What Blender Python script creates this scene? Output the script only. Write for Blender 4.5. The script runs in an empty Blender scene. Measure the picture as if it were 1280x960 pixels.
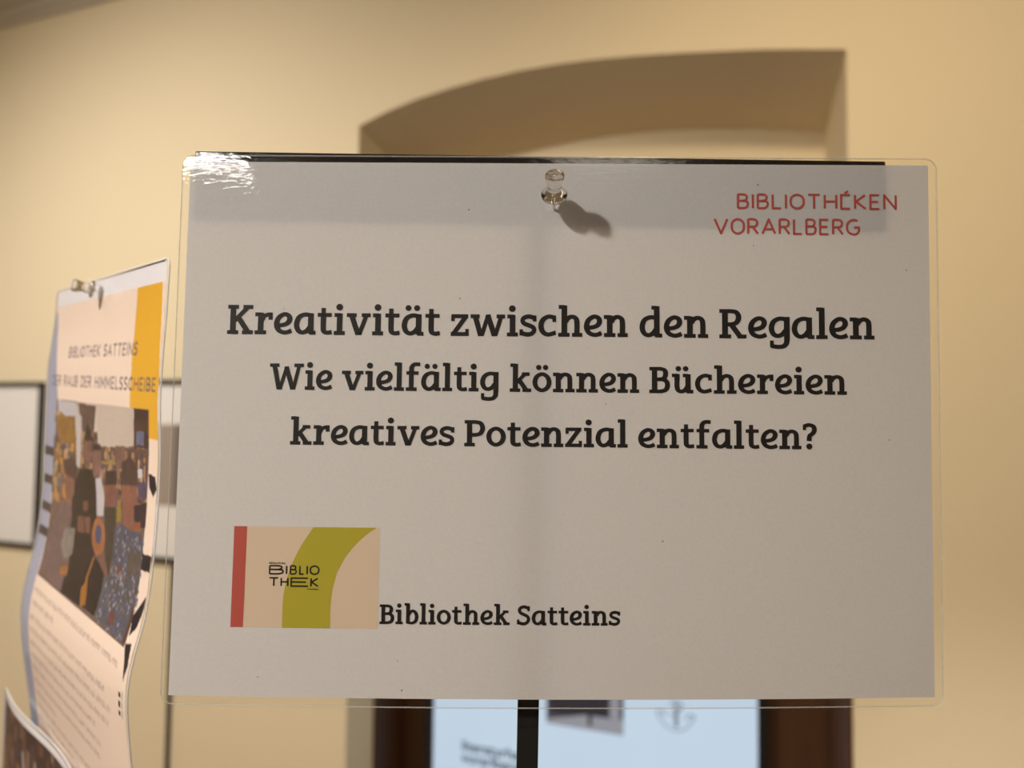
import bpy, bmesh, math, random
import numpy as np
from mathutils import Vector, Matrix
sc = bpy.context.scene
C = sc.collection

# ---------------------------------------------------------------- camera, world, light, exposure
# room axes: the back wall is the plane y = 0 (room at y < 0), floor z = 0; metres
CAM_D, CAM_H, YAW = 2.1, 1.6, math.radians(20)
B = Matrix(((0.999934, -0.011512, 0.0), (-0.00053, -0.045996, -0.998941), (0.0115, 0.998875, -0.045999)))
L2W = Matrix(((math.cos(YAW), -math.sin(YAW), 0), (math.sin(YAW), math.cos(YAW), 0), (0, 0, 1)))  # (right, forward, up) -> room
CW = L2W @ B                                            # camera axes -> room
CAM = Matrix.Translation((0, -CAM_D, CAM_H)) @ CW.to_4x4()
cam = bpy.data.cameras.new('camera'); cam_o = bpy.data.objects.new('camera', cam); C.objects.link(cam_o)
cam_o.matrix_world = CAM
cam.sensor_width = 36; cam.lens = 888 / 1280 * 36; cam.clip_start = .01; cam.clip_end = 50
cam.dof.use_dof = True; cam.dof.focus_distance = .281; cam.dof.aperture_fstop = 6.7
sc.camera = cam_o
w = bpy.data.worlds.new('world'); sc.world = w; w.use_nodes = True
w.node_tree.nodes['Background'].inputs[0].default_value = (1, .86, .7, 1)
w.node_tree.nodes['Background'].inputs[1].default_value = .02
vs = sc.view_settings; vs.view_transform = 'Standard'; vs.look = 'None'; vs.gamma = 1; vs.use_curve_mapping = False
vs.exposure = .13
WARM = (1, .88, .73)
def area(name, loc, target, size, power, col=WARM, spread=180):
    l = bpy.data.lights.new(name, 'AREA'); l.shape = 'DISK'; l.size = size; l.energy = power; l.color = col
    l.spread = math.radians(spread)
    o = bpy.data.objects.new(name, l); C.objects.link(o); o.location = loc
    o.rotation_euler = (Vector(target) - Vector(loc)).to_track_quat('-Z', 'Y').to_euler(); return o
def spot(name, loc, target, power, ang, blend=1, rad=.06, col=WARM):
    l = bpy.data.lights.new(name, 'SPOT'); l.energy = power; l.color = col; l.spot_size = math.radians(ang); l.spot_blend = blend
    l.shadow_soft_size = rad
    o = bpy.data.objects.new(name, l); C.objects.link(o); o.location = loc
    o.rotation_euler = (Vector(target) - Vector(loc)).to_track_quat('-Z', 'Y').to_euler(); return o
LED = (1, .93, .85)
spot('ceiling_spot_key', (-1.50, -4.0, 3.3), (-.34, -1.92, 1.71), 375, 18, 1, .11, LED)
spot('poster_fill_spot', (-1.9, -3.9, 3.3), (-.44, -1.75, 1.40), 45, 14, 1, .05, LED)  # added spot without a fixture, brightens the tall poster
area('fill_area_left', (-2.5, -4.5, 3.38), (-2.0, -2.5, 0), 1.4, 26, LED)  # unseen fill light, added to brighten the left wall and poster
area('fill_area_right', (1.4, -4.4, 3.38), (1.2, -2.5, 0), 1.2, 8)  # unseen fill light, added to raise the overall room brightness
spot('wall_washer_left', (-2.4, -2.3, 3.38), (-2.1, .0, .45), 308, 120, 1, .12, LED)
spot('wall_washer_right', (.12, -1.65, 3.38), (.50, .0, .75), 112, 132, 1, .12, (1, .83, .60))

# ---------------------------------------------------------------- helpers
def s2l(c):
    c = np.asarray(c, float) / 255
    return np.where(c <= .04045, c / 12.92, ((c + .055) / 1.055) ** 2.4)
def rgb(*c): return (*[float(x) for x in s2l(c)], 1)
def mat(name, col, rough=.6, spec=.4, metal=0, bump=0, bscale=50, var=0, coat=0, stretch=None):
    m = bpy.data.materials.new(name); m.use_nodes = True; nt = m.node_tree; b = nt.nodes['Principled BSDF']
    b.inputs['Base Color'].default_value = col; b.inputs['Roughness'].default_value = rough
    b.inputs['Specular IOR Level'].default_value = spec; b.inputs['Metallic'].default_value = metal
    b.inputs['Coat Weight'].default_value = coat
    tc = nt.nodes.new('ShaderNodeTexCoord'); mp = nt.nodes.new('ShaderNodeMapping'); nt.links.new(tc.outputs['Object'], mp.inputs[0])
    if stretch: mp.inputs['Scale'].default_value = stretch
    if var:
        n = nt.nodes.new('ShaderNodeTexNoise'); n.inputs['Scale'].default_value = bscale * .3; n.inputs['Detail'].default_value = 5
        nt.links.new(mp.outputs[0], n.inputs['Vector'])
        mx = nt.nodes.new('ShaderNodeMix'); mx.data_type = 'RGBA'
        mx.inputs[6].default_value = (*[x * (1 - var) for x in col[:3]], 1); mx.inputs[7].default_value = (*[min(1, x * (1 + var)) for x in col[:3]], 1)
        nt.links.new(n.outputs['Fac'], mx.inputs[0]); nt.links.new(mx.outputs[2], b.inputs['Base Color'])
    if bump:
        n = nt.nodes.new('ShaderNodeTexNoise'); n.inputs['Scale'].default_value = bscale; n.inputs['Detail'].default_value = 4
        nt.links.new(mp.outputs[0], n.inputs['Vector'])
        bp = nt.nodes.new('ShaderNodeBump'); bp.inputs['Distance'].default_value = bump
        nt.links.new(n.outputs['Fac'], bp.inputs['Height']); nt.links.new(bp.outputs[0], b.inputs['Normal'])
    return m
def paper_mat(name, col, trans=.3, attr=None, gloss=0):
    m = bpy.data.materials.new(name); m.use_nodes = True; nt = m.node_tree; nt.nodes.clear()
    out = nt.nodes.new('ShaderNodeOutputMaterial'); d = nt.nodes.new('ShaderNodeBsdfDiffuse'); t = nt.nodes.new('ShaderNodeBsdfTranslucent')
    mx = nt.nodes.new('ShaderNodeMixShader'); mx.inputs[0].default_value = trans
    if attr:
        a = nt.nodes.new('ShaderNodeAttribute'); a.attribute_name = attr; src = a.outputs['Color']
    else:
        tc = nt.nodes.new('ShaderNodeTexCoord'); n = nt.nodes.new('ShaderNodeTexNoise'); n.inputs['Scale'].default_value = 900
        n.inputs['Detail'].default_value = 6; nt.links.new(tc.outputs['Object'], n.inputs['Vector'])
        c = nt.nodes.new('ShaderNodeMix'); c.data_type = 'RGBA'
        c.inputs[6].default_value = (*[x * .93 for x in col[:3]], 1); c.inputs[7].default_value = (*[min(1, x * 1.05) for x in col[:3]], 1)
        nt.links.new(n.outputs['Fac'], c.inputs[0]); src = c.outputs[2]
    for x in (d, t): nt.links.new(src, x.inputs['Color'])
    nt.links.new(d.outputs[0], mx.inputs[1]); nt.links.new(t.outputs[0], mx.inputs[2])
    last = mx.outputs[0]
    if gloss:
        g = nt.nodes.new('ShaderNodeBsdfGlossy'); g.inputs['Roughness'].default_value = .25
        f = nt.nodes.new('ShaderNodeFresnel'); f.inputs[0].default_value = 1.4
        m2 = nt.nodes.new('ShaderNodeMixShader'); nt.links.new(f.outputs[0], m2.inputs[0]); nt.links.new(last, m2.inputs[1]); nt.links.new(g.outputs[0], m2.inputs[2]); last = m2.outputs[0]
    nt.links.new(last, out.inputs[0]); return m
def film_mat(name, rough=.06, bump=.0004, tint=(1, 1, 1, 1), milky=0):
    m = bpy.data.materials.new(name); m.use_nodes = True; nt = m.node_tree; nt.nodes.clear()
    out = nt.nodes.new('ShaderNodeOutputMaterial'); t = nt.nodes.new('ShaderNodeBsdfTransparent'); t.inputs[0].default_value = tint
    g = nt.nodes.new('ShaderNodeBsdfGlossy'); g.inputs['Roughness'].default_value = rough
    f = nt.nodes.new('ShaderNodeFresnel'); f.inputs[0].default_value = 1.4
    tc = nt.nodes.new('ShaderNodeTexCoord')
    n = nt.nodes.new('ShaderNodeTexNoise'); n.inputs['Scale'].default_value = 420; n.inputs['Detail'].default_value = 1; n.inputs['Roughness'].default_value = .6
    mp = nt.nodes.new('ShaderNodeMapping'); mp.inputs['Scale'].default_value = (.6, 1.3, 1); nt.links.new(tc.outputs['Object'], mp.inputs[0]); nt.links.new(mp.outputs[0], n.inputs['Vector'])
    b = nt.nodes.new('ShaderNodeBump'); b.inputs['Distance'].default_value = bump; nt.links.new(n.outputs['Fac'], b.inputs['Height'])
    nt.links.new(b.outputs[0], g.inputs['Normal']); nt.links.new(b.outputs[0], f.inputs['Normal'])
    ge = nt.nodes.new('ShaderNodeNewGeometry'); ma = nt.nodes.new('ShaderNodeMath'); ma.operation = 'MULTIPLY_ADD'   # same reflectance from both sides of the thin film
    nt.links.new(ge.outputs['Backfacing'], ma.inputs[0]); ma.inputs[1].default_value = 1 / 1.4 - 1.4; ma.inputs[2].default_value = 1.4; nt.links.new(ma.outputs[0], f.inputs[0])
    mx = nt.nodes.new('ShaderNodeMixShader'); nt.links.new(f.outputs[0], mx.inputs[0]); nt.links.new(t.outputs[0], mx.inputs[1]); nt.links.new(g.outputs[0], mx.inputs[2])
    last = mx.outputs[0]
    if milky:
        d = nt.nodes.new('ShaderNodeBsdfDiffuse'); d.inputs[0].default_value = (.85, .85, .85, 1)
        m2 = nt.nodes.new('ShaderNodeMixShader'); m2.inputs[0].default_value = milky; nt.links.new(last, m2.inputs[1]); nt.links.new(d.outputs[0], m2.inputs[2]); last = m2.outputs[0]
    nt.links.new(last, out.inputs[0]); return m
def mesh_obj(name, verts, faces, m, parent=None, smooth=False):
    me = bpy.data.meshes.new(name); me.from_pydata([tuple(v) for v in verts], [], [tuple(f) for f in faces]); me.update()
    if m: me.materials.append(m)
    if smooth:
        for p in me.polygons: p.use_smooth = True
    o = bpy.data.objects.new(name, me); C.objects.link(o)
    if parent: o.parent = parent
    return o
def bm_obj(name, bm, m, parent=None, smooth=False):
    me = bpy.data.meshes.new(name); bmesh.ops.recalc_face_normals(bm, faces=bm.faces); bm.to_mesh(me); bm.free()
    if m: me.materials.append(m)
    if smooth:
        for p in me.polygons: p.use_smooth = True
    o = bpy.data.objects.new(name, me); C.objects.link(o)
    if parent: o.parent = parent
    return o
def box(bm, x0, x1, y0, y1, z0, z1, bev=0):
    r = bmesh.ops.create_cube(bm, size=1, matrix=Matrix.Translation(((x0+x1)/2, (y0+y1)/2, (z0+z1)/2)) @ Matrix.Diagonal((x1-x0, y1-y0, z1-z0, 1)))
    if bev:
        es = list({e for v in r['verts'] for e in v.link_edges}); bmesh.ops.bevel(bm, geom=es, offset=bev, segments=2, affect='EDGES', profile=.5)
def box_obj(name, dims, m, parent=None, bev=0):
    bm = bmesh.new(); box(bm, *dims, bev); return bm_obj(name, bm, m, parent)
def tag(o, label=None, cat=None, group=None, kind=None):
    for k, v in (('label', label), ('category', cat), ('group', group), ('kind', kind)):
        if v: o[k] = v
    return o
def thing(name, mw, label, cat, group=None):
    o = bpy.data.objects.new(name, None); C.objects.link(o); o.empty_display_size = .05
    o.matrix_world = mw if isinstance(mw, Matrix) else Matrix.Translation(mw)
    return tag(o, label, cat, group)
def catmull(pts, n=7, closed=False):
    pts = [np.array(p, float) for p in pts]; out = []; N = len(pts)
    for i in range(N if closed else N - 1):
        if closed: p0, p1, p2, p3 = (pts[(i + k - 1) % N] for k in range(4))
        else:
            p1, p2 = pts[i], pts[i+1]; p0 = pts[i-1] if i else 2*p1-p2; p3 = pts[i+2] if i+2 < N else 2*p2-p1
        for k in range(n):
            t = k / n
            out.append(.5*((2*p1)+(-p0+p2)*t+(2*p0-5*p1+4*p2-p3)*t*t+(-p0+3*p1-3*p2+p3)*t**3))
    out.append(pts[0] if closed else pts[-1]); return out

# ---------------------------------------------------------------- lettering: slab serif and plain alphabets drawn as pen strokes
# heights: capitals 35, small letters 26; 'L' straight stroke, 'S' curved stroke, 'D' dot; widths are pen widths
ST, TH, SR = 6.5, 5.1, 4.4
def ser(x0, x1, y): return ('L', [(x0, y), (x1, y)], SR)
BOWL_A = ('S', [(21, 23.3), (13, 24.2), (6, 20.5), (3.3, 12), (5.5, 5), (10.5, 2.2), (16, 4.5), (20, 9.5)], None)
def dots(a, b): return [('D', (a, 33.3), 3.6), ('D', (b, 33.3), 3.6)]
STEMCAP = [('L', [(7, 1), (7, 34)], ST), ser(.4, 8, 33), ser(.2, 14, 2)]
SLAB = {
 'K': (31.5, STEMCAP[:1] + [ser(.6, 13.5, 33), ser(.2, 13.5, 2), ('L', [(25.5, 33.5), (8.5, 15.5)], 4.9), ('L', [(13, 20.5), (26, 1.5)], 6), ser(19, 31, 33), ser(18.3, 31.5, 2)]),
 'r': (21.5, [('L', [(7.3, 1), (7.3, 26)], ST), ser(.3, 8, 24), ser(.2, 14.2, 2), ('S', [(8.5, 16), (11.5, 21.5), (16, 23.7), (21.3, 23.9)], 4.6), ('L', [(19, 17.6), (19, 25.9)], 4.6)]),
 'e': (22, [('S', [(21.3, 4.6), (17, 2.6), (11.5, 2.2), (5.6, 5.2), (3.1, 12), (5.4, 19.8), (11.8, 24.3), (17.3, 22.8), (18.9, 18.2), (16.2, 13.6), (10.5, 11.3), (4.2, 10.9)], None)]),
 'a': (26.5, [BOWL_A, ('L', [(20.6, 25.9), (20.6, 1)], ST), ser(19, 26.7, 2)]),
 't': (18, [('L', [(7.3, 32.5), (7.3, 22)], 5), ('S', [(7.3, 25), (7.3, 8), (8.6, 3.6), (12.5, 2.2), (17.8, 3.1)], None), ser(.2, 17.3, 24)]),
 'i': (13.5, [('L', [(7, 1), (7, 26)], ST), ser(.6, 8, 24), ser(.2, 13.5, 2), ('D', (6.6, 33.6), 4.1)]),
 'v': (29, [ser(0, 12, 24), ser(18, 29, 24), ('L', [(5.4, 25), (14, .4)], 6), ('L', [(24.2, 25), (15.4, .4)], 4.8), ('L', [(12, 1.6), (17.6, 1.6)], 3.2)]),
 'w': (42, [ser(0, 11, 24), ser(31.5, 42, 24), ('L', [(5.3, 25), (12.4, .3)], 6), ('L', [(21.4, 25.8), (13.6, .3)], 4.6), ('L', [(20.8, 25.8), (29, .3)], 6), ('L', [(37.4, 25), (30, .3)], 4.6), ('L', [(10.4, 1.6), (15.6, 1.6)], 3.2), ('L', [(26.8, 1.6), (32, 1.6)], 3.2), ('L', [(19, 24.2), (23.5, 24.2)], 3.4)]),
 'z': (22.3, [('L', [(.9, 24), (21.3, 24)], 4.4), ('L', [(18.4, 23.6), (3.6, 2.4)], 5.2), ('L', [(.3, 2.2), (22, 2.2)], 4.4), ('L', [(2.8, 24), (2.8, 18)], 3.8), ('L', [(20.1, 2), (20.1, 8.4)], 3.8)]),
 's': (20.8, [('S', [(18.4, 22.2), (11.5, 24.1), (5.4, 22.4), (3.7, 18.6), (6.2, 15.2), (12, 13), (16.6, 10.7), (17.7, 7), (15.2, 3.4), (9.5, 2.1), (1.6, 3.9)], 5), ('L', [(18.3, 18), (18.3, 25.4)], 3.9), ('L', [(2.2, .9), (2.2, 8.4)], 3.9)]),
 'c': (22, [('S', [(20, 22.6), (13, 24.2), (6, 20.5), (3.3, 13), (5.6, 5.4), (12, 2.2), (21.3, 4.6)], None), ('L', [(19.4, 17.6), (19.4, 25.5)], 4.2)]),
 'h': (29.5, [('L', [(7.6, 1), (7.6, 38)], ST), ser(.8, 8, 36), ser(.2, 14.2, 2), ('S', [(9, 18), (12.5, 22.5), (17.3, 24.1), (21.5, 22), (22.9, 17), (22.9, 1)], None), ser(17, 29.5, 2)]),
 'n': (29.2, [('L', [(7.3, 1), (7.3, 26)], ST), ser(.2, 8, 24), ser(.2, 14.2, 2), ('S', [(8.8, 18), (12.3, 22.5), (17, 24.1), (21.3, 22), (22.7, 17), (22.7, 1)], None), ser(16.8, 29.2, 2)]),
 'd': (27.3, [BOWL_A, ('L', [(20.8, 1), (20.8, 38)], ST), ser(14.4, 21, 36), ser(19, 27.3, 2)]),
 'R': (32, STEMCAP + [('S', [(7, 32.8), (15, 32.8), (20.6, 31.2), (23, 25.4), (20.4, 19), (14.5, 16.8), (7, 16.8)], None), ('L', [(14, 17), (24.8, 1.5)], 6), ser(21.5, 32, 2)]),
 'g': (25, [('S', [(21, 23.3), (13, 24.2), (6, 20.5), (3.3, 12.6), (5.5, 5.6), (10.5, 3), (16, 5), (20, 9.8)], None), ('L', [(21.4, 25.9), (21.4, -2)], ST), ('S', [(21.4, 0), (20.8, -5.5), (17.5, -9.4), (11, -10.4), (2.6, -9.2)], None), ('L', [(3.6, -2.6), (3.6, -10.6)], 4), ser(18.5, 24.8, 24)]),
 'l': (13.6, [('L', [(7, 1), (7, 38)], ST), ser(.6, 8, 36), ser(.2, 13.6, 2)]),
 'W': (46.5, [ser(0, 13, 33), ser(33.5, 46.5, 33), ('L', [(6, 34), (13.2, .3)], 6), ('L', [(23.4, 31), (14.4, .3)], 4.7), ('L', [(22.6, 31), (32, .3)], 6), ('L', [(40.6, 34), (33, .3)], 4.7), ('L', [(11.2, 1.6), (16.6, 1.6)], 3.2), ('L', [(29.6, 1.6), (35, 1.6)], 3.2), ('L', [(20.4, 29.6), (25.4, 29.6)], 3)]),
 'f': (19, [('S', [(7.8, 1), (7.8, 27), (8.8, 33), (12.5, 36), (19.6, 35.8)], None), ser(1, 17.5, 24), ser(.6, 15.2, 2)]),
 'o': (25, [('C', [(12.5, 24.2), (5.6, 20.6), (3, 13.1), (5.6, 5.6), (12.5, 2.1), (19.4, 5.6), (22, 13.1), (19.4, 20.6)], None)]),
 'k': (28.8, [('L', [(7.6, 1), (7.6, 38)], ST), ser(.8, 8, 36), ser(.2, 14, 2), ('L', [(20.6, 24.4), (9.5, 12.5)], 4.6), ('L', [(12.6, 16), (22.6, 1.6)], 5.8), ser(16.3, 26.6, 24), ser(17.2, 28.8, 2)]),
 'B': (27, STEMCAP[:1] + [ser(.4, 8, 33), ser(.2, 8, 2), ('S', [(7, 32.8), (14.5, 32.8), (19.8, 31), (21.3, 26), (19.4, 20.6), (14.5, 18.6), (7, 18.6)], None), ('S', [(12, 18.6), (16.5, 18.6), (22, 16), (23.6, 10.4), (21.4, 4.4), (15, 2.2), (7, 2.2)], None)]),
 'u': (27.8, [('L', [(6.8, 25.9), (6.8, 18)], ST), ('S', [(6.8, 20), (6.8, 9), (8.3, 4), (12.3, 2.1), (17, 4.2), (20.3, 9)], None), ser(.2, 8, 24), ('L', [(20.9, 25.9), (20.9, 1)], ST), ser(14.3, 21, 24), ser(19, 27.8, 2)]),
 'P': (27, STEMCAP + [('S', [(7, 32.8), (15, 32.8), (21.4, 31), (24, 24.4), (21.2, 17.6), (15, 15.4), (7, 15.4)], None)]),
 '?': (18, [('S', [(2.4, 31.6), (8.4, 33), (14, 31), (15.4, 26), (13, 21.4), (9.2, 18), (8.3, 11)], None), ('L', [(2.3, 26), (2.3, 33.6)], 3.8), ('D', (8.4, 3.6), 4.1)]),
 'b': (26, [('L', [(7, 1), (7, 38)], ST), ser(.6, 8, 36), ('S', [(8, 17), (12, 22.5), (16, 24.1), (20.8, 20.6), (22.8, 13), (20.6, 5.4), (14.5, 2.1), (6, 3.2)], None)]),
 'S': (24.5, [('S', [(20.8, 30.4), (13.5, 33.1), (7, 31.4), (4.4, 26.6), (7, 21.8), (13, 18.9), (18.8, 15.5), (20.9, 10), (18.2, 4.6), (11.5, 2), (2.2, 4.4)], 5.4), ('L', [(20.9, 25.6), (20.9, 34.3)], 4), ('L', [(2.3, 1), (2.3, 10)], 4)]),
}
SLAB['ä'] = (26.5, SLAB['a'][1] + dots(8, 18.4)); SLAB['ö'] = (25, SLAB['o'][1] + dots(8, 17.2)); SLAB['ü'] = (27.8, SLAB['u'][1] + dots(8.6, 18))
def O_(w): r = w / 2; return ('C', [(r, 35), (r*.35, 31.5), (0, 24), (0, 11), (r*.35, 3.5), (r, 0), (2*r-r*.35, 3.5), (2*r, 11), (2*r, 24), (2*r-r*.35, 31.5)], None)
PLAIN = {   # centre lines only, capitals 0..35
 'B': (19, [('L', [(0, 0), (0, 35)], 0), ('S', [(0, 35), (11, 35), (16, 32), (17, 27), (15.5, 21.5), (11, 18.8), (0, 18.8)], 0), ('S', [(9, 18.8), (13, 18.6), (18, 15.5), (19, 9.4), (16.5, 2.6), (11, 0), (0, 0)], 0)]),
 'I': (0, [('L', [(0, 0), (0, 35)], 0)]), 'L': (16, [('L', [(0, 35), (0, 0), (16, 0)], 0)]), 'O': (24, [O_(24)]),
 'T': (22, [('L', [(0, 35), (22, 35)], 0), ('L', [(11, 35), (11, 0)], 0)]), 'H': (22, [('L', [(0, 0), (0, 35)], 0), ('L', [(22, 0), (22, 35)], 0), ('L', [(0, 18), (22, 18)], 0)]),
 'E': (17, [('L', [(17, 35), (0, 35), (0, 0), (17, 0)], 0), ('L', [(0, 18), (15, 18)], 0)]),
 'É': (17, [('L', [(17, 35), (0, 35), (0, 0), (17, 0)], 0), ('L', [(6.5, 38.5), (13.5, 45)], 0)]),
 'K': (20, [('L', [(0, 0), (0, 35)], 0), ('L', [(19, 35), (2, 18.5), (20, 0)], 0)]),
 'N': (22, [('L', [(0, 0), (0, 35), (22, 0), (22, 35)], 0)]), 'V': (26, [('L', [(0, 35), (13, 0), (26, 35)], 0)]), 'A': (26, [('L', [(0, 0), (13, 35), (26, 0)], 0), ('L', [(4.5, 11), (21.5, 11)], 0)]),
 'R': (20, [('L', [(0, 0), (0, 35)], 0), ('S', [(0, 35), (11, 35), (17, 32), (18.5, 26), (16.5, 19.5), (11, 17), (0, 17)], 0), ('L', [(9, 17), (20, 0)], 0)]),
 'G': (24, [('S', [(21, 33), (14, 35), (5, 32), (0, 24), (0, 11), (5, 3), (14, 0), (20, 2), (24, 9)], 0), ('L', [(14, 17), (24, 17), (24, 7)], 0)]),
 'S': (18, [('S', [(17, 33), (10, 35.2), (3, 33), (.5, 27), (3, 21), (10, 18), (16, 14), (18, 9), (15, 2.5), (8, -.2), (0, 2.5)], 0)]),
 'C': (22, [('S', [(21, 33), (14, 35), (5, 32), (0, 24), (0, 11), (5, 3), (14, 0), (21, 2)], 0)]),
 'D': (22, [('L', [(0, 0), (0, 35)], 0), ('S', [(0, 35), (9, 35), (17, 32), (22, 24), (22, 11), (17, 3), (9, 0), (0, 0)], 0)]),
 'U': (22, [('S', [(0, 35), (0, 12), (3, 3), (11, 0), (19, 3), (22, 12), (22, 35)], 0)]), 'M': (27, [('L', [(0, 0), (0, 35), (13.5, 10), (27, 35), (27, 0)], 0)]),
 ' ': (9, []),
}
def strokes(text, font, gap):
    """list of (kind, points, width) with the text laid out from x = 0; returns (strokes, width)"""
    out = []; x = 0
    for i, ch in enumerate(text):
        wd, st = font[ch]
        for k, pts, wdt in st:
            if k == 'D': out.append(('D', (pts[0] + x, pts[1]), wdt))
            else: out.append((k, [(a + x, b) for a, b in pts], wdt))
        x += wd + gap
    return out, x - gap
def pen(k, pts, wdt):
    """stroke outline as quads: returns points, quads"""
    if k == 'D':
        n = 18; P = [(pts[0] + wdt * math.cos(i * 2 * math.pi / n), pts[1] + wdt * math.sin(i * 2 * math.pi / n)) for i in range(n)]
        return P, [tuple(range(n))]
    closed = k == 'C'
    c = catmull(pts, 6, closed) if k in 'SC' else [np.array(p, float) for p in pts]
    if k in 'SC':
        c = [c[0]] + [b for a, b in zip(c, c[1:]) if np.hypot(*(b - a)) > 1e-3]
    P, Q = [], []; n = len(c)
    for i in range(n):
        a = c[i] - c[i-1] if i else (c[0] - c[-2] if closed else c[1] - c[0])
        b = c[i+1] - c[i] if i < n - 1 else (c[1] - c[0] if closed else c[i] - c[i-1])
        a = a / np.hypot(*a); b = b / np.hypot(*b); t = a + b; t = t / max(np.hypot(*t), 1e-6)
        nn = np.array([-t[1], t[0]]); m = 1 / max(.7, nn @ np.array([-a[1], a[0]]))
        h = (wdt + (.4 if 2.9 < wdt < 7 else 0) if wdt else math.hypot(ST * t[1], TH * t[0])) / 2 * m
        P += [tuple(c[i] + nn * h), tuple(c[i] - nn * h)]
        if i: Q.append((2*i-2, 2*i-1, 2*i+1, 2*i))
    return P, Q
def ink(name, st, place, m, parent):
    V, F = [], []
    for k, pts, wdt in st:
        P, Q = pen(k, pts, wdt); b = len(V)
        V += [place(*p) for p in P]; F += [tuple(b + i for i in q) for q in Q]
    return mesh_obj(name, V, F, m, parent)
def plain_scaled(text, x0, x1, y0, h, width, gap=9, boxes=None):
    """plain capitals scaled to x0..x1 (mm) and height h, then given one pen width in mm"""
    st, W = strokes(text, PLAIN, gap); kx = (x1 - x0 - width) / max(W, 1e-6); ky = (h - width) / 35; out = []
    for k, pts, _ in st:
        q = [(x0 + width/2 + a*kx, y0 + width/2 + b*ky) for a, b in pts]
        if k == 'L':
            out += [('L', [a, b], width) for a, b in zip(q, q[1:])] + [('D', c, width/2) for c in q[1:-1]]
        else: out.append((k, q, width))
    return out

# ---------------------------------------------------------------- the room
M_wall = mat('wall_plaster', (.80, .685, .47, 1), .85, .2, bump=.0015, bscale=90)
M_ceil = mat('ceiling_plaster', (.78, .74, .66, 1), .9, .2)
M_corn = mat('cornice_plaster', (.55, .49, .40, 1), .8, .2)
M_floor = mat('oak_floor', (.30, .21, .14, 1), .5, .4, var=.25, bscale=8, stretch=(1, 8, 1))
M_wood = mat('dark_stained_wood', (.072, .030, .012, 1), .42, .5, bump=.0008, bscale=14, var=.35, stretch=(6, 6, .5))
M_black = mat('black_frame', (.012, .012, .013, 1), .4, .4)
M_gloss = mat('gloss_black_plate', (.012, .011, .011, 1), .06, .7, bump=.00014, bscale=70, stretch=(.25, 3, 1))
M_post = mat('black_post_metal', (.012, .011, .010, 1), .55, .3)
CZ, XL, XR, YB = 3.44, -4.6, 3.2, -8.2
arch = [(-1.342, 1.007), (-1.240, 1.040), (-1.122, 1.069), (-1.0, 1.088), (-.888, 1.100), (-.75, 1.109), (-.616, 1.110), (-.49, 1.105), (-.365, 1.095), (-.25, 1.083), (-.133, 1.069), (-.03, 1.056), (.06, 1.042), (.201, 1.018)]
arch = [(x, z + CAM_H) for x, z in arch]
ax = [p[0] for p in arch]
xi0, xi1 = -1.306, .168
inner = []
for x, z in arch:
    t = (x - ax[0]) / (ax[-1] - ax[0]); inner.append((xi0 + (xi1 - xi0) * t, CAM_H + .915 + .085 * (1 - (2 * t - 1.04) ** 2)))
V, F = [], []
def quad(*p):
    b = len(V); V.extend(p); F.append((b, b+1, b+2, b+3))
ND = .35
quad((XL, 0, 0), (ax[0], 0, 0), (ax[0], 0, CZ), (XL, 0, CZ)); quad((ax[-1], 0, 0), (XR, 0, 0), (XR, 0, CZ), (ax[-1], 0, CZ))
for (x0, z0), (x1, z1), (a0, b0), (a1, b1) in zip(arch, arch[1:], inner, inner[1:]):
    quad((x0, 0, z0), (x1, 0, z1), (x1, 0, CZ), (x0, 0, CZ))
    quad((x0, 0, z0), (a0, ND, b0), (a1, ND, b1), (x1, 0, z1))
    quad((a0, ND, 0), (a1, ND, 0), (a1, ND, b1), (a0, ND, b0))
quad((ax[0], 0, 0), (xi0, ND, 0), (xi0, ND, inner[0][1]), (ax[0], 0, arch[0][1]))
quad((ax[-1], 0, 0), (xi1, ND, 0), (xi1, ND, inner[-1][1]), (ax[-1], 0, arch[-1][1]))
wb = tag(mesh_obj('wall_back', V, F, M_wall), kind='structure')
tag(box_obj('wall_left', (XL - .1, XL, YB, ND, 0, CZ), M_wall), kind='structure')
tag(box_obj('wall_right', (XR, XR + .1, YB, ND, 0, CZ), M_wall), kind='structure')
tag(box_obj('wall_front', (XL, XR, YB - .1, YB, 0, CZ), M_wall), kind='structure')
tag(box_obj('floor', (XL, XR, YB, ND + .1, -.1, 0), M_floor), kind='structure')
tag(box_obj('ceiling', (XL, XR, YB, .02, CZ, CZ + .1), M_ceil), kind='structure')
prof = [(0, 3.285), (-.012, 3.285), (-.016, 3.305), (-.03, 3.315), (-.034, 3.345), (-.052, 3.352), (-.075, 3.375), (-.085, 3.40), (-.105, 3.405), (-.105, 3.438), (0, 3.438)]
V = [(x, y, z) for x in (XL, XR) for y, z in prof]; n = len(prof)
tag(mesh_obj('trim_1', V, [(i, (i+1) % n, (i+1) % n + n, i + n) for i in range(n)], M_corn), kind='structure')
tag(box_obj('baseboard_back', (XL, -1.36, -.018, 0, 0, .09), M_wood), kind='structure')

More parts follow.
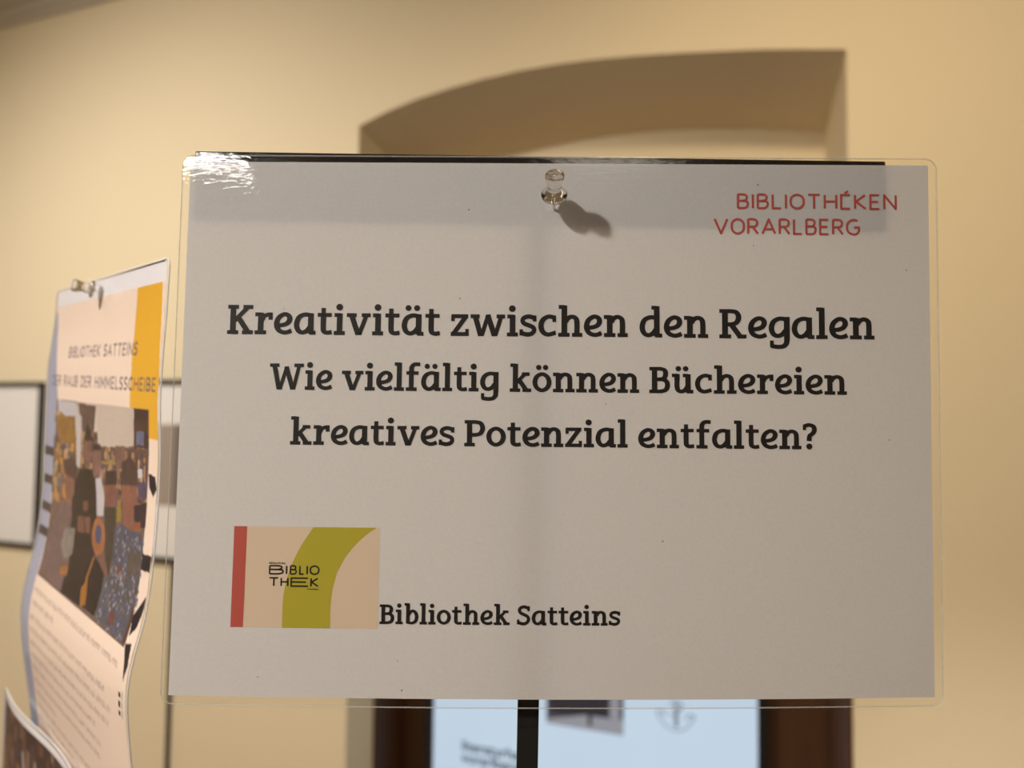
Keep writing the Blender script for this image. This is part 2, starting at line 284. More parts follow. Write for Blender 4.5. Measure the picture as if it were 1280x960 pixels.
# wooden door casing in the niche
door = thing('door_1', (-.57, ND, 0), None, None); tag(door, kind='structure')
def dp(name, dims, m, bev=.004):
    o = box_obj(name, dims, m, None, bev); o.parent = door; o.matrix_parent_inverse = door.matrix_world.inverted(); return o
HZ = 2.16
bpy.context.view_layer.update()
dp('jamb', (-1.300, -1.192, .325, .352, 0, HZ), M_wood); dp('jamb', (-.014, .162, .325, .352, 0, HZ), M_wood)
dp('head_rail', (-1.300, .162, .322, .352, HZ, HZ + .13), M_wood)
dp('door_leaf', (-1.19, -.016, .335, .352, .004, HZ), M_wood, .002)
def lining(x0, y0, x1, y1, t):
    bm = bmesh.new(); vs_ = [bm.verts.new(p) for p in ((x0, y0, .002), (x1, y1, .002), (x1 + t, y1, .002), (x0 + t, y0, .002))]
    f = bm.faces.new(vs_); r = bmesh.ops.extrude_face_region(bm, geom=[f]); bmesh.ops.translate(bm, verts=[v for v in r['geom'] if isinstance(v, bmesh.types.BMVert)], vec=(0, 0, HZ + .12))
    o = bm_obj('reveal_lining', bm, M_wood, door); o.matrix_parent_inverse = door.matrix_world.inverted()
lining(-1.3265, .15, -1.3065, .345, .012); lining(.199, .003, .1655, .345, -.012)

# lit display panel standing in front of the door
def screen_mat():
    m = bpy.data.materials.new('lit_screen'); m.use_nodes = True; nt = m.node_tree; nt.nodes.clear()
    o = nt.nodes.new('ShaderNodeOutputMaterial'); e = nt.nodes.new('ShaderNodeEmission'); tc = nt.nodes.new('ShaderNodeTexCoord')
    g = nt.nodes.new('ShaderNodeTexNoise'); g.inputs['Scale'].default_value = 1.6; nt.links.new(tc.outputs['Object'], g.inputs['Vector'])
    mx = nt.nodes.new('ShaderNodeMix'); mx.data_type = 'RGBA'; mx.inputs[6].default_value = rgb(178, 194, 211); mx.inputs[7].default_value = rgb(194, 211, 224)
    nt.links.new(g.outputs['Fac'], mx.inputs[0]); nt.links.new(mx.outputs[2], e.inputs[0]); nt.links.new(e.outputs[0], o.inputs[0]); return m
def emit(name, c, s=1):
    m = bpy.data.materials.new(name); m.use_nodes = True; nt = m.node_tree; nt.nodes.clear()
    o = nt.nodes.new('ShaderNodeOutputMaterial'); e = nt.nodes.new('ShaderNodeEmission'); e.inputs[0].default_value = c; e.inputs[1].default_value = s
    nt.links.new(e.outputs[0], o.inputs[0]); return m
disp = thing('display_screen', (-.602, .31, 0), 'large lit white-blue display screen in the dark wooden doorway, below the white sign', 'screen')
DZ0, DZ1 = .12, 1.95
bm = bmesh.new(); box(bm, -.590, .590, -.010, .012, DZ0, DZ1, .003); bm_obj('housing', bm, M_black, disp)
for dims in ((-.590, -.560, -.020, -.0101, DZ0, DZ1), (.560, .590, -.020, -.0101, DZ0, DZ1), (-.560, .560, -.020, -.0101, DZ1 - .03, DZ1), (-.560, .560, -.020, -.0101, DZ0, DZ0 + .03)):
    bm = bmesh.new(); box(bm, *dims, .001); bm_obj('bezel', bm, M_black, disp)
bm = bmesh.new(); box(bm, -.5595, .5595, -.0125, -.0102, DZ0 + .03, DZ1 - .03); scr = bm_obj('screen', bm, screen_mat(), disp)
for sx in (-1, 1):
    bm = bmesh.new(); box(bm, sx * .45 - .03, sx * .45 + .03, -.10, .012, 0, .02, .003); box(bm, sx * .45 - .02, sx * .45 + .02, -.008, .010, .02, DZ0 + .001); bm_obj('foot', bm, M_black, disp)
def sx(x): return x + .602
def flat(name, pts, m, par, y):
    return mesh_obj(name, [(sx(a), y, b + CAM_H) for a, b in pts], [tuple(range(len(pts)))], m, par)
pm = emit('screen_photo_dark', rgb(74, 72, 78)); pm2 = emit('screen_photo_grey', rgb(140, 140, 146)); pm3 = emit('screen_photo_light', rgb(120, 116, 122)); pm4 = emit('screen_photo_black', rgb(52, 48, 52))
def grp(name, items, par):
    V, F, ms = [], [], []
    for pts, m in items:
        b = len(V); V += pts; F.append(tuple(range(b, b + len(pts)))); ms.append(m)
    o = mesh_obj(name, V, F, None, par)
    for m in dict.fromkeys(ms): o.data.materials.append(m)
    names = list(dict.fromkeys(ms))
    for p, m in zip(o.data.polygons, ms): p.material_index = names.index(m)
    return o
def q4(x0, x1, z0, z1, y): return [(sx(x0), y, z0 + CAM_H), (sx(x1), y, z0 + CAM_H), (sx(x1), y, z1 + CAM_H), (sx(x0), y, z1 + CAM_H)]
grp('picture', [(q4(-.732, -.464, -1.055, -.62, -.0128), pm),
    ([(sx(-.732), -.0130, CAM_H-1.055), (sx(-.464), -.0130, CAM_H-1.055), (sx(-.464), -.0130, CAM_H-1.003), (sx(-.60), -.0130, CAM_H-1.008), (sx(-.732), -.0130, CAM_H-1.040)], pm2),
    (q4(-.720, -.515, -1.018, -.66, -.0129), pm4), (q4(-.510, -.478, -1.003, -.62, -.0131), pm2), (q4(-.585, -.572, -1.04, -.98, -.0132), pm4)], scr)
ik = emit('screen_ink', rgb(70, 80, 92)); ik2 = emit('screen_ink_faint', rgb(120, 130, 142))
dg = None
for txt, x, z, size in (('literaturhaus', -1.050, -1.198, .052), ('vorarlberg', -1.050, -1.240, .052)):
    cu = bpy.data.curves.new('caption', 'FONT'); cu.body = txt; cu.size = size; cu.offset = .0012
    o = bpy.data.objects.new('tmp', cu); C.objects.link(o); bpy.context.view_layer.update()
    me = bpy.data.meshes.new_from_object(o.evaluated_get(bpy.context.evaluated_depsgraph_get())); bpy.data.objects.remove(o)
    me.materials.clear(); me.materials.append(ik); t = bpy.data.objects.new('caption', me); C.objects.link(t); t.parent = scr
    t.rotation_euler = (math.pi / 2, 0, 0); t.location = (sx(x), -.0130, z + CAM_H)
def ribbon(pts, wdt):
    return ('S', pts, wdt)
lst = [('L', [(-.292, -1.000), (-.292, -.925)], .014), ('S', [(-.310, -.930), (-.292, -.915), (-.272, -.932), (-.286, -.952)], .006),
       ('S', [(-.345, -.978), (-.325, -1.0), (-.292, -1.012), (-.262, -1.0), (-.240, -.972)], .0045), ('S', [(-.345, -.978), (-.352, -.96), (-.335, -.955), (-.325, -.97)], .006),
       ('S', [(-.240, -.972), (-.235, -.958), (-.252, -.955), (-.262, -.972)], .006), ('S', [(-.292, -.985), (-.30, -.965), (-.312, -.958)], .005)]
ink('emblem', lst, lambda x, y: (sx(x), -.0130, y + CAM_H), ik2, scr)

# framed pictures on the wall
M_mat = mat('white_mount', (.80, .765, .72, 1), .7, .3)
def picture(x0, x1, z0, z1, label, art=None):
    t = thing('picture_frame', ((x0 + x1) / 2, 0, z0), label, 'picture', None)
    w2 = (x1 - x0) / 2; h = z1 - z0; b = .014; bm = bmesh.new()
    for d in ((-w2, -w2 + b, 0, h), (w2 - b, w2, 0, h), (-w2 + b, w2 - b, 0, b), (-w2 + b, w2 - b, h - b, h)):
        box(bm, d[0], d[1], -.024, -.001, d[2], d[3], .0015)
    bm_obj('frame', bm, M_black, t)
    bm = bmesh.new(); box(bm, -w2 + b, w2 - b, -.008, -.001, b, h - b); bm_obj('mount', bm, M_mat, t)
    if art: art(t, w2, h)
    return t
picture(-3.36, -2.812, CAM_H - .556, CAM_H + .121, 'thin black frame around a blank white sheet, leftmost of the wall')
def art(t, w2, h):
    cols = [(.10, (150, 156, 176)), (.16, (170, 178, 196)), (.30, (196, 196, 198)), (.62, (200, 188, 172)), (.84, (160, 146, 132)), (1, (120, 110, 104))]
    items = []; x0, x1, z0, z1 = -.14, .166, .205, .512; p = 0
    for i, (f, c) in enumerate(cols):
        a = x0 + (x1 - x0) * p; b = x0 + (x1 - x0) * f; p = f
        items.append(([(a, -.0085, z0), (b, -.0085, z0), (b, -.0085, z1), (a, -.0085, z1)], mat('print_tone', rgb(*c), .7, .2)))
    grp('print', items, t)
picture(-2.50, -1.972, CAM_H - .556, CAM_H + .126, 'black framed picture with a blue-grey print, between the poster and the sign', art)
bm = bmesh.new(); bmesh.ops.create_cone(bm, cap_ends=True, segments=16, radius1=.0075, radius2=.0075, depth=1.03, matrix=Matrix.Translation((0, 0, .515)))
tube = tag(bm_obj('cable_conduit', bm, M_post, None, True), 'thin black vertical tube below the blue-grey picture on the cream wall', 'tube'); tube.location = (-2.10, -.0085, 0)

# ---------------------------------------------------------------- the white laminated sign, millimetres in its own frame
RS = Matrix(((0.999953, 0.008727, 0.004156), (-0.008926, 0.99869, 0.05039), (-0.003711, -0.050424, 0.998721)))
MM = Matrix.Scale(.001, 4)
SIGN = CAM @ (Matrix.Translation((.017427, -.015988, -.2806008)) @ RS.to_4x4())
def nS(u, v):
    a, b = u / 297, v / 210
    return (-2.4*(1-a)+1.5*a)*(1-b)+(2.0*(1-a)-1.4*a)*b+3.5*b*4*a*(1-a)
def sp(u, v, dn=0): return ((u - 148.5) * .001, (105 - v) * .001, (nS(u, v) + dn) * .001)
sign = thing('laminated_sign', SIGN, 'wide laminated white paper sign with black slab lettering, sharp in the foreground', 'sign')
M_paper = paper_mat('white_paper', (.80, .79, .78, 1), .36)
M_ink = mat('black_ink', (.013, .012, .013, 1), .5, .3)
M_film = film_mat('laminate_film', .012, .00003)
M_rim = film_mat('laminate_rim', .15, .0001, (.93, .92, .90, 1), .22)
def grid(u0, u1, v0, v1, nu, nv, dn):
    V = [sp(u0 + (u1-u0)*i/nu, v0 + (v1-v0)*j/nv, dn) for j in range(nv+1) for i in range(nu+1)]
    F = [(j*(nu+1)+i, (j+1)*(nu+1)+i, (j+1)*(nu+1)+i+1, j*(nu+1)+i+1) for j in range(nv) for i in range(nu)]
    return V, F
mesh_obj('paper_sheet', *grid(0, 297, 0, 210, 60, 42, 0), M_paper, sign, True)
def inset(v, h, r=4.5):
    d = min(v + 3, h + 3.2 - v); return 0 if d >= r else r - math.sqrt(max(0, r*r - (r-d)**2))
def film(name, dn, U=297, Hh=210, f=sp, par=None, m=None, nu=60, nv=44, top=-2.6):
    vv = [top, top+.5, top+1, top+2, top+3.2] + [top + 4.6 + (Hh + 3.2 - top - 9.2) * k / nv for k in range(nv+1)] + [Hh+.2, Hh+1.2, Hh+2.2, Hh+2.8, Hh+3.2]
    V, F = [], []
    for v in vv:
        d = min(v - top, Hh + 3.2 - v); r = 4.5; s = 0 if d >= r else r - math.sqrt(max(0, r*r - (r-d)**2))
        for i in range(nu+1): V.append(f(-3 + s + (U + 6.2 - 2*s) * i / nu, v, dn))
    n1 = nu + 1
    for j in range(len(vv)-1):
        for i in range(nu): F.append((j*n1+i, (j+1)*n1+i, (j+1)*n1+i+1, j*n1+i+1))
    o = mesh_obj(name, V, F, m, par, True)
    edge = [i for i in range(n1)] + [j*n1+nu for j in range(1, len(vv))] + [(len(vv)-1)*n1+i for i in range(nu-1, -1, -1)] + [j*n1 for j in range(len(vv)-2, 0, -1)]
    return o, [V[i] for i in edge]
_, outline = film('front_film', .30, par=sign, m=M_film)
film('back_film', -.25, par=sign, m=M_film)
def tube_along(name, pts, r, m, par, closed=True, k=5):
    pts = [Vector(p) for p in pts]; n = len(pts); V, F = [], []
    for i in range(n):
        t = (pts[(i+1) % n] - pts[i-1]).normalized(); a = t.cross(Vector((0, 0, 1))).normalized(); b = a.cross(t)
        for q in range(k): V.append(pts[i] + (a * math.cos(2*math.pi*q/k) + b * math.sin(2*math.pi*q/k)) * r)
    for i in range(n if closed else n-1):
        for q in range(k): F.append((i*k+q, i*k+(q+1) % k, ((i+1) % n)*k+(q+1) % k, ((i+1) % n)*k+q))
    return mesh_obj(name, V, F, m, par, True)
tube_along('sealed_edge', [(x, y, z - .00028) for x, y, z in outline], .00028, M_rim, sign)
WORDS = [('Kreativität', 17.4, 70.1, 102.17, 70.23, .3278), ('zwischen', 106.35, 70.26, 176.59, 70.07, .3268), ('den', 181.22, 70.1, 208.5, 70.15, .3262), ('Regalen', 212.82, 70.2, 274.67, 70.1, .326),
 ('Wie', 35.12, 92.1, 59.88, 92.1, .2904), ('vielfältig', 63.74, 92.15, 125.63, 92.17, .29), ('können', 129.98, 92.2, 181.02, 92.2, .2895), ('Büchereien', 184.97, 92.2, 263.35, 92.2, .2895),
 ('kreatives', 43.94, 113.65, 108.57, 113.65, .2869), ('Potenzial', 112.34, 113.7, 176.49, 113.7, .2863), ('entfalten?', 180.61, 113.8, 250.99, 113.8, .2866),
 ('Bibliothek', 80.64, 182.1, 130.81, 182.1, .2065), ('Satteins', 133.58, 182.1, 173.46, 182.1, .2067)]
for wd, u0, v0, u1, v1, k in WORDS:
    st, W = strokes(wd, SLAB, 2.0); kx = (u1 - u0) / W
    ink('lettering', st, lambda x, y: sp(u0 + x*kx, v0 + (v1-v0)*x/W - y*k, .12), M_ink, sign)
M_red = mat('red_ink', (.43, .075, .06, 1), .6, .3)
for wd, u0, u1, v, h in (('BIBLIOTHÉKEN', 220.38, 284.3, 18.22, 6.45), ('VORARLBERG', 211.0, 269.49, 28.62, 6.75)):
    tag(ink('lettering', plain_scaled(wd, u0, u1, 0, h, .88, 9.5), lambda x, y: sp(x, v - y, .12), M_red, sign), 'thin red capitals')
# colour panel printed bottom left
M_pb = mat('panel_beige', (.66, .52, .37, 1), .6, .3); M_pr = mat('panel_red', (.46, .085, .062, 1), .6, .3); M_pg = mat('panel_green', (.42, .36, .03, 1), .6, .3)
def patch(name, lefts, rights, dn, m, nu=8):
    V, F = [], []
    for (a, b), (c, d) in zip(lefts, rights):
        for i in range(nu+1): V.append(sp(a+(c-a)*i/nu, b+(d-b)*i/nu, dn))
    for j in range(len(lefts)-1):
        for i in range(nu): F.append((j*(nu+1)+i, (j+1)*(nu+1)+i, (j+1)*(nu+1)+i+1, j*(nu+1)+i+1))
    return mesh_obj(name, V, F, m, sign, True)
tag(patch('printed_panel', [(28.2, 145.6), (28.2, 184.05)], [(80.1, 145.6), (80.1, 184.05)], .04, M_pb, 14), 'beige printed panel')
tag(patch('printed_stripe', [(23.25, 145.6), (23.1, 184.05)], [(28.3, 145.6), (28.0, 184.05)], .07, M_pr, 2), 'brick red vertical stripe')
vl = [145.7, 148, 151, 154, 157, 160, 163, 166, 169, 172, 176, 180, 184.05]
lo = np.interp(vl, [145.67, 152.57, 158.91, 165.22, 171.5, 176.7, 184.1], [54.24, 49.63, 46.61, 44.41, 43.28, 43.07, 43.1])
hi = np.interp(vl, [145.68, 147.6, 149.69, 153.67, 157.11, 162.9, 169.71, 176.47, 184.1], [78.9, 75.9, 73.2, 69.46, 66.88, 63.83, 62.15, 61.6, 61.7])
tag(patch('printed_curve', list(zip(lo, vl)), list(zip(hi, vl)), .07, M_pg, 6), 'olive green curved band')
lg = []
def lett(ch, x0, x1, v, h, wd=.60): lg.extend([(k, (p[0], p[1] - v) if k == 'D' else [(a, b - v) for a, b in p], w_) for k, p, w_ in plain_scaled(ch, x0, x1, 0, h, wd)])
for ch, x0, x1 in (('B', 37.37, 43.21), ('I', 43.94, 44.5), ('B', 45.5, 48.31), ('L', 49.14, 51.25), ('I', 51.97, 52.5), ('O', 53.25, 57.0)): lett(ch, x0, x1, 163.95, 3.7)
for ch, x0, x1 in (('T', 37.45, 41.4), ('H', 42.0, 45.2), ('E', 45.9, 53.0), ('K', 53.6, 56.9)): lett(ch, x0, x1, 168.55, 3.65)
ink('lettering', [(k, p, w_) for k, p, w_ in lg], lambda x, y: sp(x, -y, .12), M_ink, sign)
for wd, u0, u1, v, k in (('öffentliche', 37.35, 43.7, 159.9, .020), ('Satteins', 52.45, 56.85, 169.6, .016)):
    st, W = strokes(wd, SLAB, 2); kx = (u1 - u0) / W
    ink('lettering', st, lambda x, y: sp(u0 + x*kx, v - y*k, .12), M_ink, sign)
rnd = random.Random(4)
# crinkle facets on the sealed top left corner, shaped and tilted to make glints
V, F = [], []
for _ in range(72):
    u, v = rnd.uniform(.2, 23.2), abs(rnd.gauss(0, 1.6)) + .3
    if rnd.random() < .12: u, v = rnd.uniform(-2.6, -.4), rnd.uniform(.2, 5)
    a, w_, an = rnd.uniform(.25, .85), rnd.uniform(.06, .17), rnd.gauss(.15, .5)
    ta, tb = rnd.gauss(0, .012), rnd.gauss(0, .012) - .004 * (v - 1); q = len(V)
    for px_, py_ in ((-a, 0), (-a*.3, -w_), (a, -w_*.3), (a*.4, w_)):
        du, dv_ = px_*math.cos(an) - py_*math.sin(an), px_*math.sin(an) + py_*math.cos(an)
        V.append(sp(u + du, v + dv_, .34 + ta*du + tb*dv_))
    F.append((q, q+1, q+2, q+3))
def crinkle_glint_mat():
    m = film_mat('crinkle_glint_film', .03, 0); nt = m.node_tree
    for n in nt.nodes:
        if n.type == 'MIX_SHADER':
            for l in list(n.inputs[0].links): nt.links.remove(l)
            n.inputs[0].default_value = .13  # fixed reflectance above the plain film's, so the facets sparkle
    return m
cr = mesh_obj('crinkle_glint', V, F, crinkle_glint_mat(), sign); cr['kind'] = 'stuff'
V, F = [], []
for (u, v) in [(109.9, 55.3), (228.8, 8.3), (226.9, 33.0), (287.8, 42.4), (34.4, 202.6), (89.8, 206.9), (113, 19.2), (280, 110), (250, 88), (40, 60), (190, 150), (88, 196), (168, 96.8)]:
    b = len(V); r = rnd.uniform(.18, .34)
    for i in range(7): V.append(sp(u + r * math.cos(i*.9) * rnd.uniform(.7, 1.2), v + r * math.sin(i*.9), .13))
    F.append(tuple(range(b, b+7)))
dust = mesh_obj('dust_speck', V, F, mat('dust', (.16, .12, .10, 1), .9, .1), sign); dust['kind'] = 'stuff'

# black stand carrying the sign: plate behind the paper, flat post and foot
def pl(u, v, dn=0): return Vector(((u-148.5)*.001, (105-v)*.001, (-2.9+3.5*u/297+.024*(v-12)+dn)*.001))
def slab(name, corners, t, m, par, bev=.0006):
    bm = bmesh.new(); n_ = (corners[1]-corners[0]).cross(corners[3]-corners[0]).normalized()
    if n_.z < 0: n_ = -n_
    a = [bm.verts.new(c) for c in corners]; b = [bm.verts.new(c - n_*t) for c in corners]
    bm.faces.new(a); bm.faces.new(b[::-1])
    for i in range(4): bm.faces.new((a[i], b[i], b[(i+1) % 4], a[(i+1) % 4]))
    bmesh.ops.bevel(bm, geom=list(bm.edges), offset=bev, segments=3, affect='EDGES', profile=.5)
    return bm_obj(name, bm, m, par)
bpy.context.view_layer.update()
ptop = SIGN @ pl(140.9, 20, -6.0)
pa = SIGN @ pl(140.9, 26.2, -6.0); pb = SIGN @ Vector(((138.35 - 148.5)*.001, (105-239)*.001, -.007))
dirn = (pb - pa).normalized(); tfl = (pa.z - .006) / -dirn.z; foot = pa + dirn * tfl
stand = thing('sign_stand', Matrix.Translation((foot.x, foot.y, 0)), 'black stand with crossbar plate and thin post behind the white sign', 'stand')
bpy.context.view_layer.update()
SI = stand.matrix_world.inverted() @ SIGN
slab('crossbar_plate', [SI @ pl(*c) for c in ((1.15, -4.82), (280.9, -2.17), (280.4, 27.34), (1.75, 24.63))], .003, M_gloss, stand)
xa = (SIGN.to_3x3() @ Vector((1, 0, 0))).normalized(); za = dirn.cross(xa).normalized() * -1
def postbox(name, a, b, w_, d_, m, par, inv_):
    bm = bmesh.new(); r = []
    for c in (a, b):
        for sx_, sz_ in ((-1, -1), (1, -1), (1, 1), (-1, 1)): r.append(bm.verts.new(inv_ @ (c + xa*sx_*w_/2 + za*sz_*d_/2)))
    bm.faces.new(r[:4]); bm.faces.new(r[4:][::-1])
    for i in range(4): bm.faces.new((r[i], r[i+4], r[(i+1) % 4+4], r[(i+1) % 4]))
    bmesh.ops.bevel(bm, geom=list(bm.edges), offset=.0004, segments=2, affect='EDGES', profile=.5)
    return bm_obj(name, bm, m, par)
sinv = stand.matrix_world.inverted()
postbox('post', SIGN @ pl(141, 5, -4.6), foot, .0084, .003, M_post, stand, sinv)
bm = bmesh.new(); bmesh.ops.create_cone(bm, cap_ends=True, segments=48, radius1=.13, radius2=.125, depth=.008, matrix=Matrix.Translation((0, 0, .004)))
bm_obj('foot_plate', bm, M_post, stand)

# clear push pins
def glass(name, col, rough=.02):
    m = bpy.data.materials.new(name); m.use_nodes = True; nt = m.node_tree; nt.nodes.clear()
    o = nt.nodes.new('ShaderNodeOutputMaterial'); g = nt.nodes.new('ShaderNodeBsdfGlass'); g.inputs['Color'].default_value = col; g.inputs['Roughness'].default_value = rough; g.inputs['IOR'].default_value = 1.49
    nt.links.new(g.outputs[0], o.inputs[0]); return m
M_clear = glass('clear_plastic', (.95, .94, .92, 1), .03); M_steel = mat('needle_steel', (.8, .78, .75, 1), .25, .5, metal=1)
def lathe(name, prof, m, par, seg=40):
    V, F = [], []; n = len(prof)
    for s in range(seg):
        a = 2*math.pi*s/seg
        for r, z in prof: V.append((r*math.cos(a)*.001, r*math.sin(a)*.001, z*.001))
    for s in range(seg):
        for i in range(n-1): F.append((s*n+i, ((s+1) % seg)*n+i, ((s+1) % seg)*n+i+1, s*n+i+1))
    o = mesh_obj(name, V, F, m, par, True)
    bm = bmesh.new(); bm.from_mesh(o.data); bmesh.ops.remove_doubles(bm, verts=bm.verts, dist=1e-6); bmesh.ops.recalc_face_normals(bm, faces=bm.faces); bm.to_mesh(o.data); bm.free(); return o
def push_pin(point, axis, gap, label, k=1):
    q = axis.normalized().to_track_quat('Z', 'Y').to_matrix().to_4x4()
    t = thing('push_pin', Matrix.Translation(point) @ q, label, 'pin')
    g = gap
    lathe('grip', [(0, g), (4.4*k, g), (5.1*k, g+.35), (5.2*k, g+.9), (4.9*k, g+1.4), (3.6*k, g+1.8), (3.1*k, g+2.5), (2.9*k, g+4), (2.9*k, g+6), (3.1*k, g+7.4), (3.5*k, g+8.2), (3.7*k, g+8.9), (3.7*k, g+10.2), (3.3*k, g+10.8), (2.4*k, g+11.0), (0, g+10.7)], M_clear, t)
    lathe('needle', [(0, -1.2), (.12, -1.0), (.5, .6), (.5, g+2), (0, g+2)], M_steel, t, 16)
    return t
R3 = SIGN.to_3x3()
push_pin(SIGN @ Vector(sp(147.0, 18.9, .2)), R3 @ Vector((-.03, .50, .85)), 6.8, 'clear plastic push pin at the top middle of the white sign')

# ---------------------------------------------------------------- oblique laminated poster on the left
PQ = (-.168872, .344436, .074324); PA, PRO = .789413, .039862
dv = Vector((-math.sin(PA), math.cos(PA), 0)); Uv = -(dv*math.cos(PRO) + Vector((0, 0, 1))*math.sin(PRO)); Vv = -Vector((0, 0, 1))*math.cos(PRO) + dv*math.sin(PRO)
Nv = Vector((-math.cos(PA), -math.sin(PA), 0))
TRc = Vector(PQ); TL = TRc - Uv*.210
rot = Matrix((Uv, -Vv, Nv)).transposed()
POSTER = Matrix.Translation((0, -CAM_D, CAM_H)) @ L2W.to_4x4() @ (Matrix.Translation(TL) @ rot.to_4x4())
tabL = [-.6, -.6, .4, 1.7, 2.8, 2.9, 2.9, 2.7, 2.6, 2.4, 2.2, 2.6, 3.4, 5.1, 7.8, 10.0, 11.5, 11.0, 9.5, 7.3, 5.2, 3.3, 1.3]
tabR = [.2, .4, .6, 1.2, 1.5, 1.8, 1.0, .2, .1, .2, .6, 1.2, 2.2, 4.0, 7.6, 9.9, 9.7, 8.1, 6.4, 4.5, 2.5, .7, -1.0]
vf = np.linspace(-10, 307, 318); ks = np.exp(-.5*(np.arange(-12, 13)/5.)**2); ks /= ks.sum()
def smooth(t): a = np.interp(vf, np.linspace(0, 297, 23), t); return np.convolve(np.pad(a, 12, mode='edge'), ks, 'valid')
sL, sR = smooth(tabL), smooth(tabR)
def pn(u, v): a = np.interp(v, vf, sL); b = np.interp(v, vf, sR); return a + (b-a)*u/210
def pp(u, v, dn=0): return (u*.001, -v*.001, float(pn(u, v)+dn)*.001)

class Raster:
    """flat print held as one colour per vertex of the sheet"""
    def __init__(s, W, H, step, base):
        s.W, s.H, s.k = W, H, step; s.nx, s.ny = int(W/step)+1, int(H/step)+1
        s.X, s.Y = np.meshgrid(np.linspace(0, W, s.nx), np.linspace(0, H, s.ny)); s.c = np.empty((s.ny, s.nx, 3)); s.c[:] = s2l(base)
    def poly(s, pts, col, clip=None, jit=0):
        m = np.zeros(s.X.shape, bool); n = len(pts)
        for i in range(n):
            (x0, y0), (x1, y1) = pts[i-1], pts[i]
            if y0 == y1: continue
            m ^= ((s.Y >= min(y0, y1)) & (s.Y < max(y0, y1)) & (s.X < x0 + (s.Y-y0)*(x1-x0)/(y1-y0)))
        if clip: m &= (s.X >= clip[0]) & (s.X <= clip[1]) & (s.Y >= clip[2]) & (s.Y <= clip[3])
        s.c[m] = s2l(col)
    def rect(s, x0, x1, y0, y1, col): s.poly([(x0, y0), (x1, y0), (x1, y1), (x0, y1)], col)
    def line(s, pts, wd, col, a=1):
        c = s2l(col)
        for (x0, y0), (x1, y1) in zip(pts, pts[1:]):
            p = wd + s.k; i0, i1 = max(0, int((min(x0, x1)-p)/s.k)), int((max(x0, x1)+p)/s.k)+2; j0, j1 = max(0, int((min(y0, y1)-p)/s.k)), int((max(y0, y1)+p)/s.k)+2
            X, Y = s.X[j0:j1, i0:i1], s.Y[j0:j1, i0:i1]
            if not X.size: continue
            L = max((x1-x0)**2+(y1-y0)**2, 1e-9); t = np.clip(((X-x0)*(x1-x0)+(Y-y0)*(y1-y0))/L, 0, 1)
            d = np.hypot(X-x0-t*(x1-x0), Y-y0-t*(y1-y0)); w_ = (np.clip((wd/2 - d)/s.k + .5, 0, 1)*a)[..., None]
            s.c[j0:j1, i0:i1] = s.c[j0:j1, i0:i1]*(1-w_) + c*w_
    def text(s, txt, x0, x1, y, h, wd, col, gap=9):
        for k, pts, w_ in plain_scaled(txt, x0, x1, 0, h, wd, gap):
            if k == 'D': continue
            c = catmull(pts, 4, k == 'C') if k in 'SC' else pts
            s.line([(a, y - b) for a, b in c], w_, col)
    def mottle(s, x0, x1, y0, y1, cols, size, n, rd):
        for _ in range(n):
            x, y = rd.uniform(x0, x1), rd.uniform(y0, y1); a, b = rd.uniform(.4, 1)*size, rd.uniform(.6, 2)*size
            s.rect(max(x0, x-a/2), min(x1, x+a/2), max(y0, y-b/2), min(y1, y+b/2), rd.choice(cols))
    def noise(s, x0, x1, y0, y1, amp, rs):
        m = (s.X >= x0) & (s.X <= x1) & (s.Y >= y0) & (s.Y <= y1); f = rs.uniform(1-amp, 1+amp, s.X.shape); s.c[m] *= f[m][:, None]
    def build(s, name, f, m, par):
        xs, ys = s.X.ravel(), s.Y.ravel(); V = f(xs, ys).astype(np.float32); me = bpy.data.meshes.new(name)
        nx, ny = s.nx, s.ny; i = (np.arange(ny-1)[:, None]*nx + np.arange(nx-1)).ravel(); Q = np.stack([i, i+nx, i+nx+1, i+1], 1).astype(np.int32)
        me.vertices.add(len(V)); me.vertices.foreach_set('co', V.ravel()); me.loops.add(Q.size); me.loops.foreach_set('vertex_index', Q.ravel())
        me.polygons.add(len(Q)); me.polygons.foreach_set('loop_start', np.arange(0, Q.size, 4, dtype=np.int32))
        me.update(calc_edges=True); me.validate(); me.shade_smooth()
        at = me.color_attributes.new('print', 'FLOAT_COLOR', 'POINT'); at.data.foreach_set('color', np.concatenate([s.c.reshape(-1, 3), np.ones((len(V), 1))], 1).astype(np.float32).ravel())
        me.materials.append(m); o = bpy.data.objects.new(name, me); C.objects.link(o); o.parent = par; return o
PRINT = paper_mat('printed_paper', None, .12, 'print', 0)
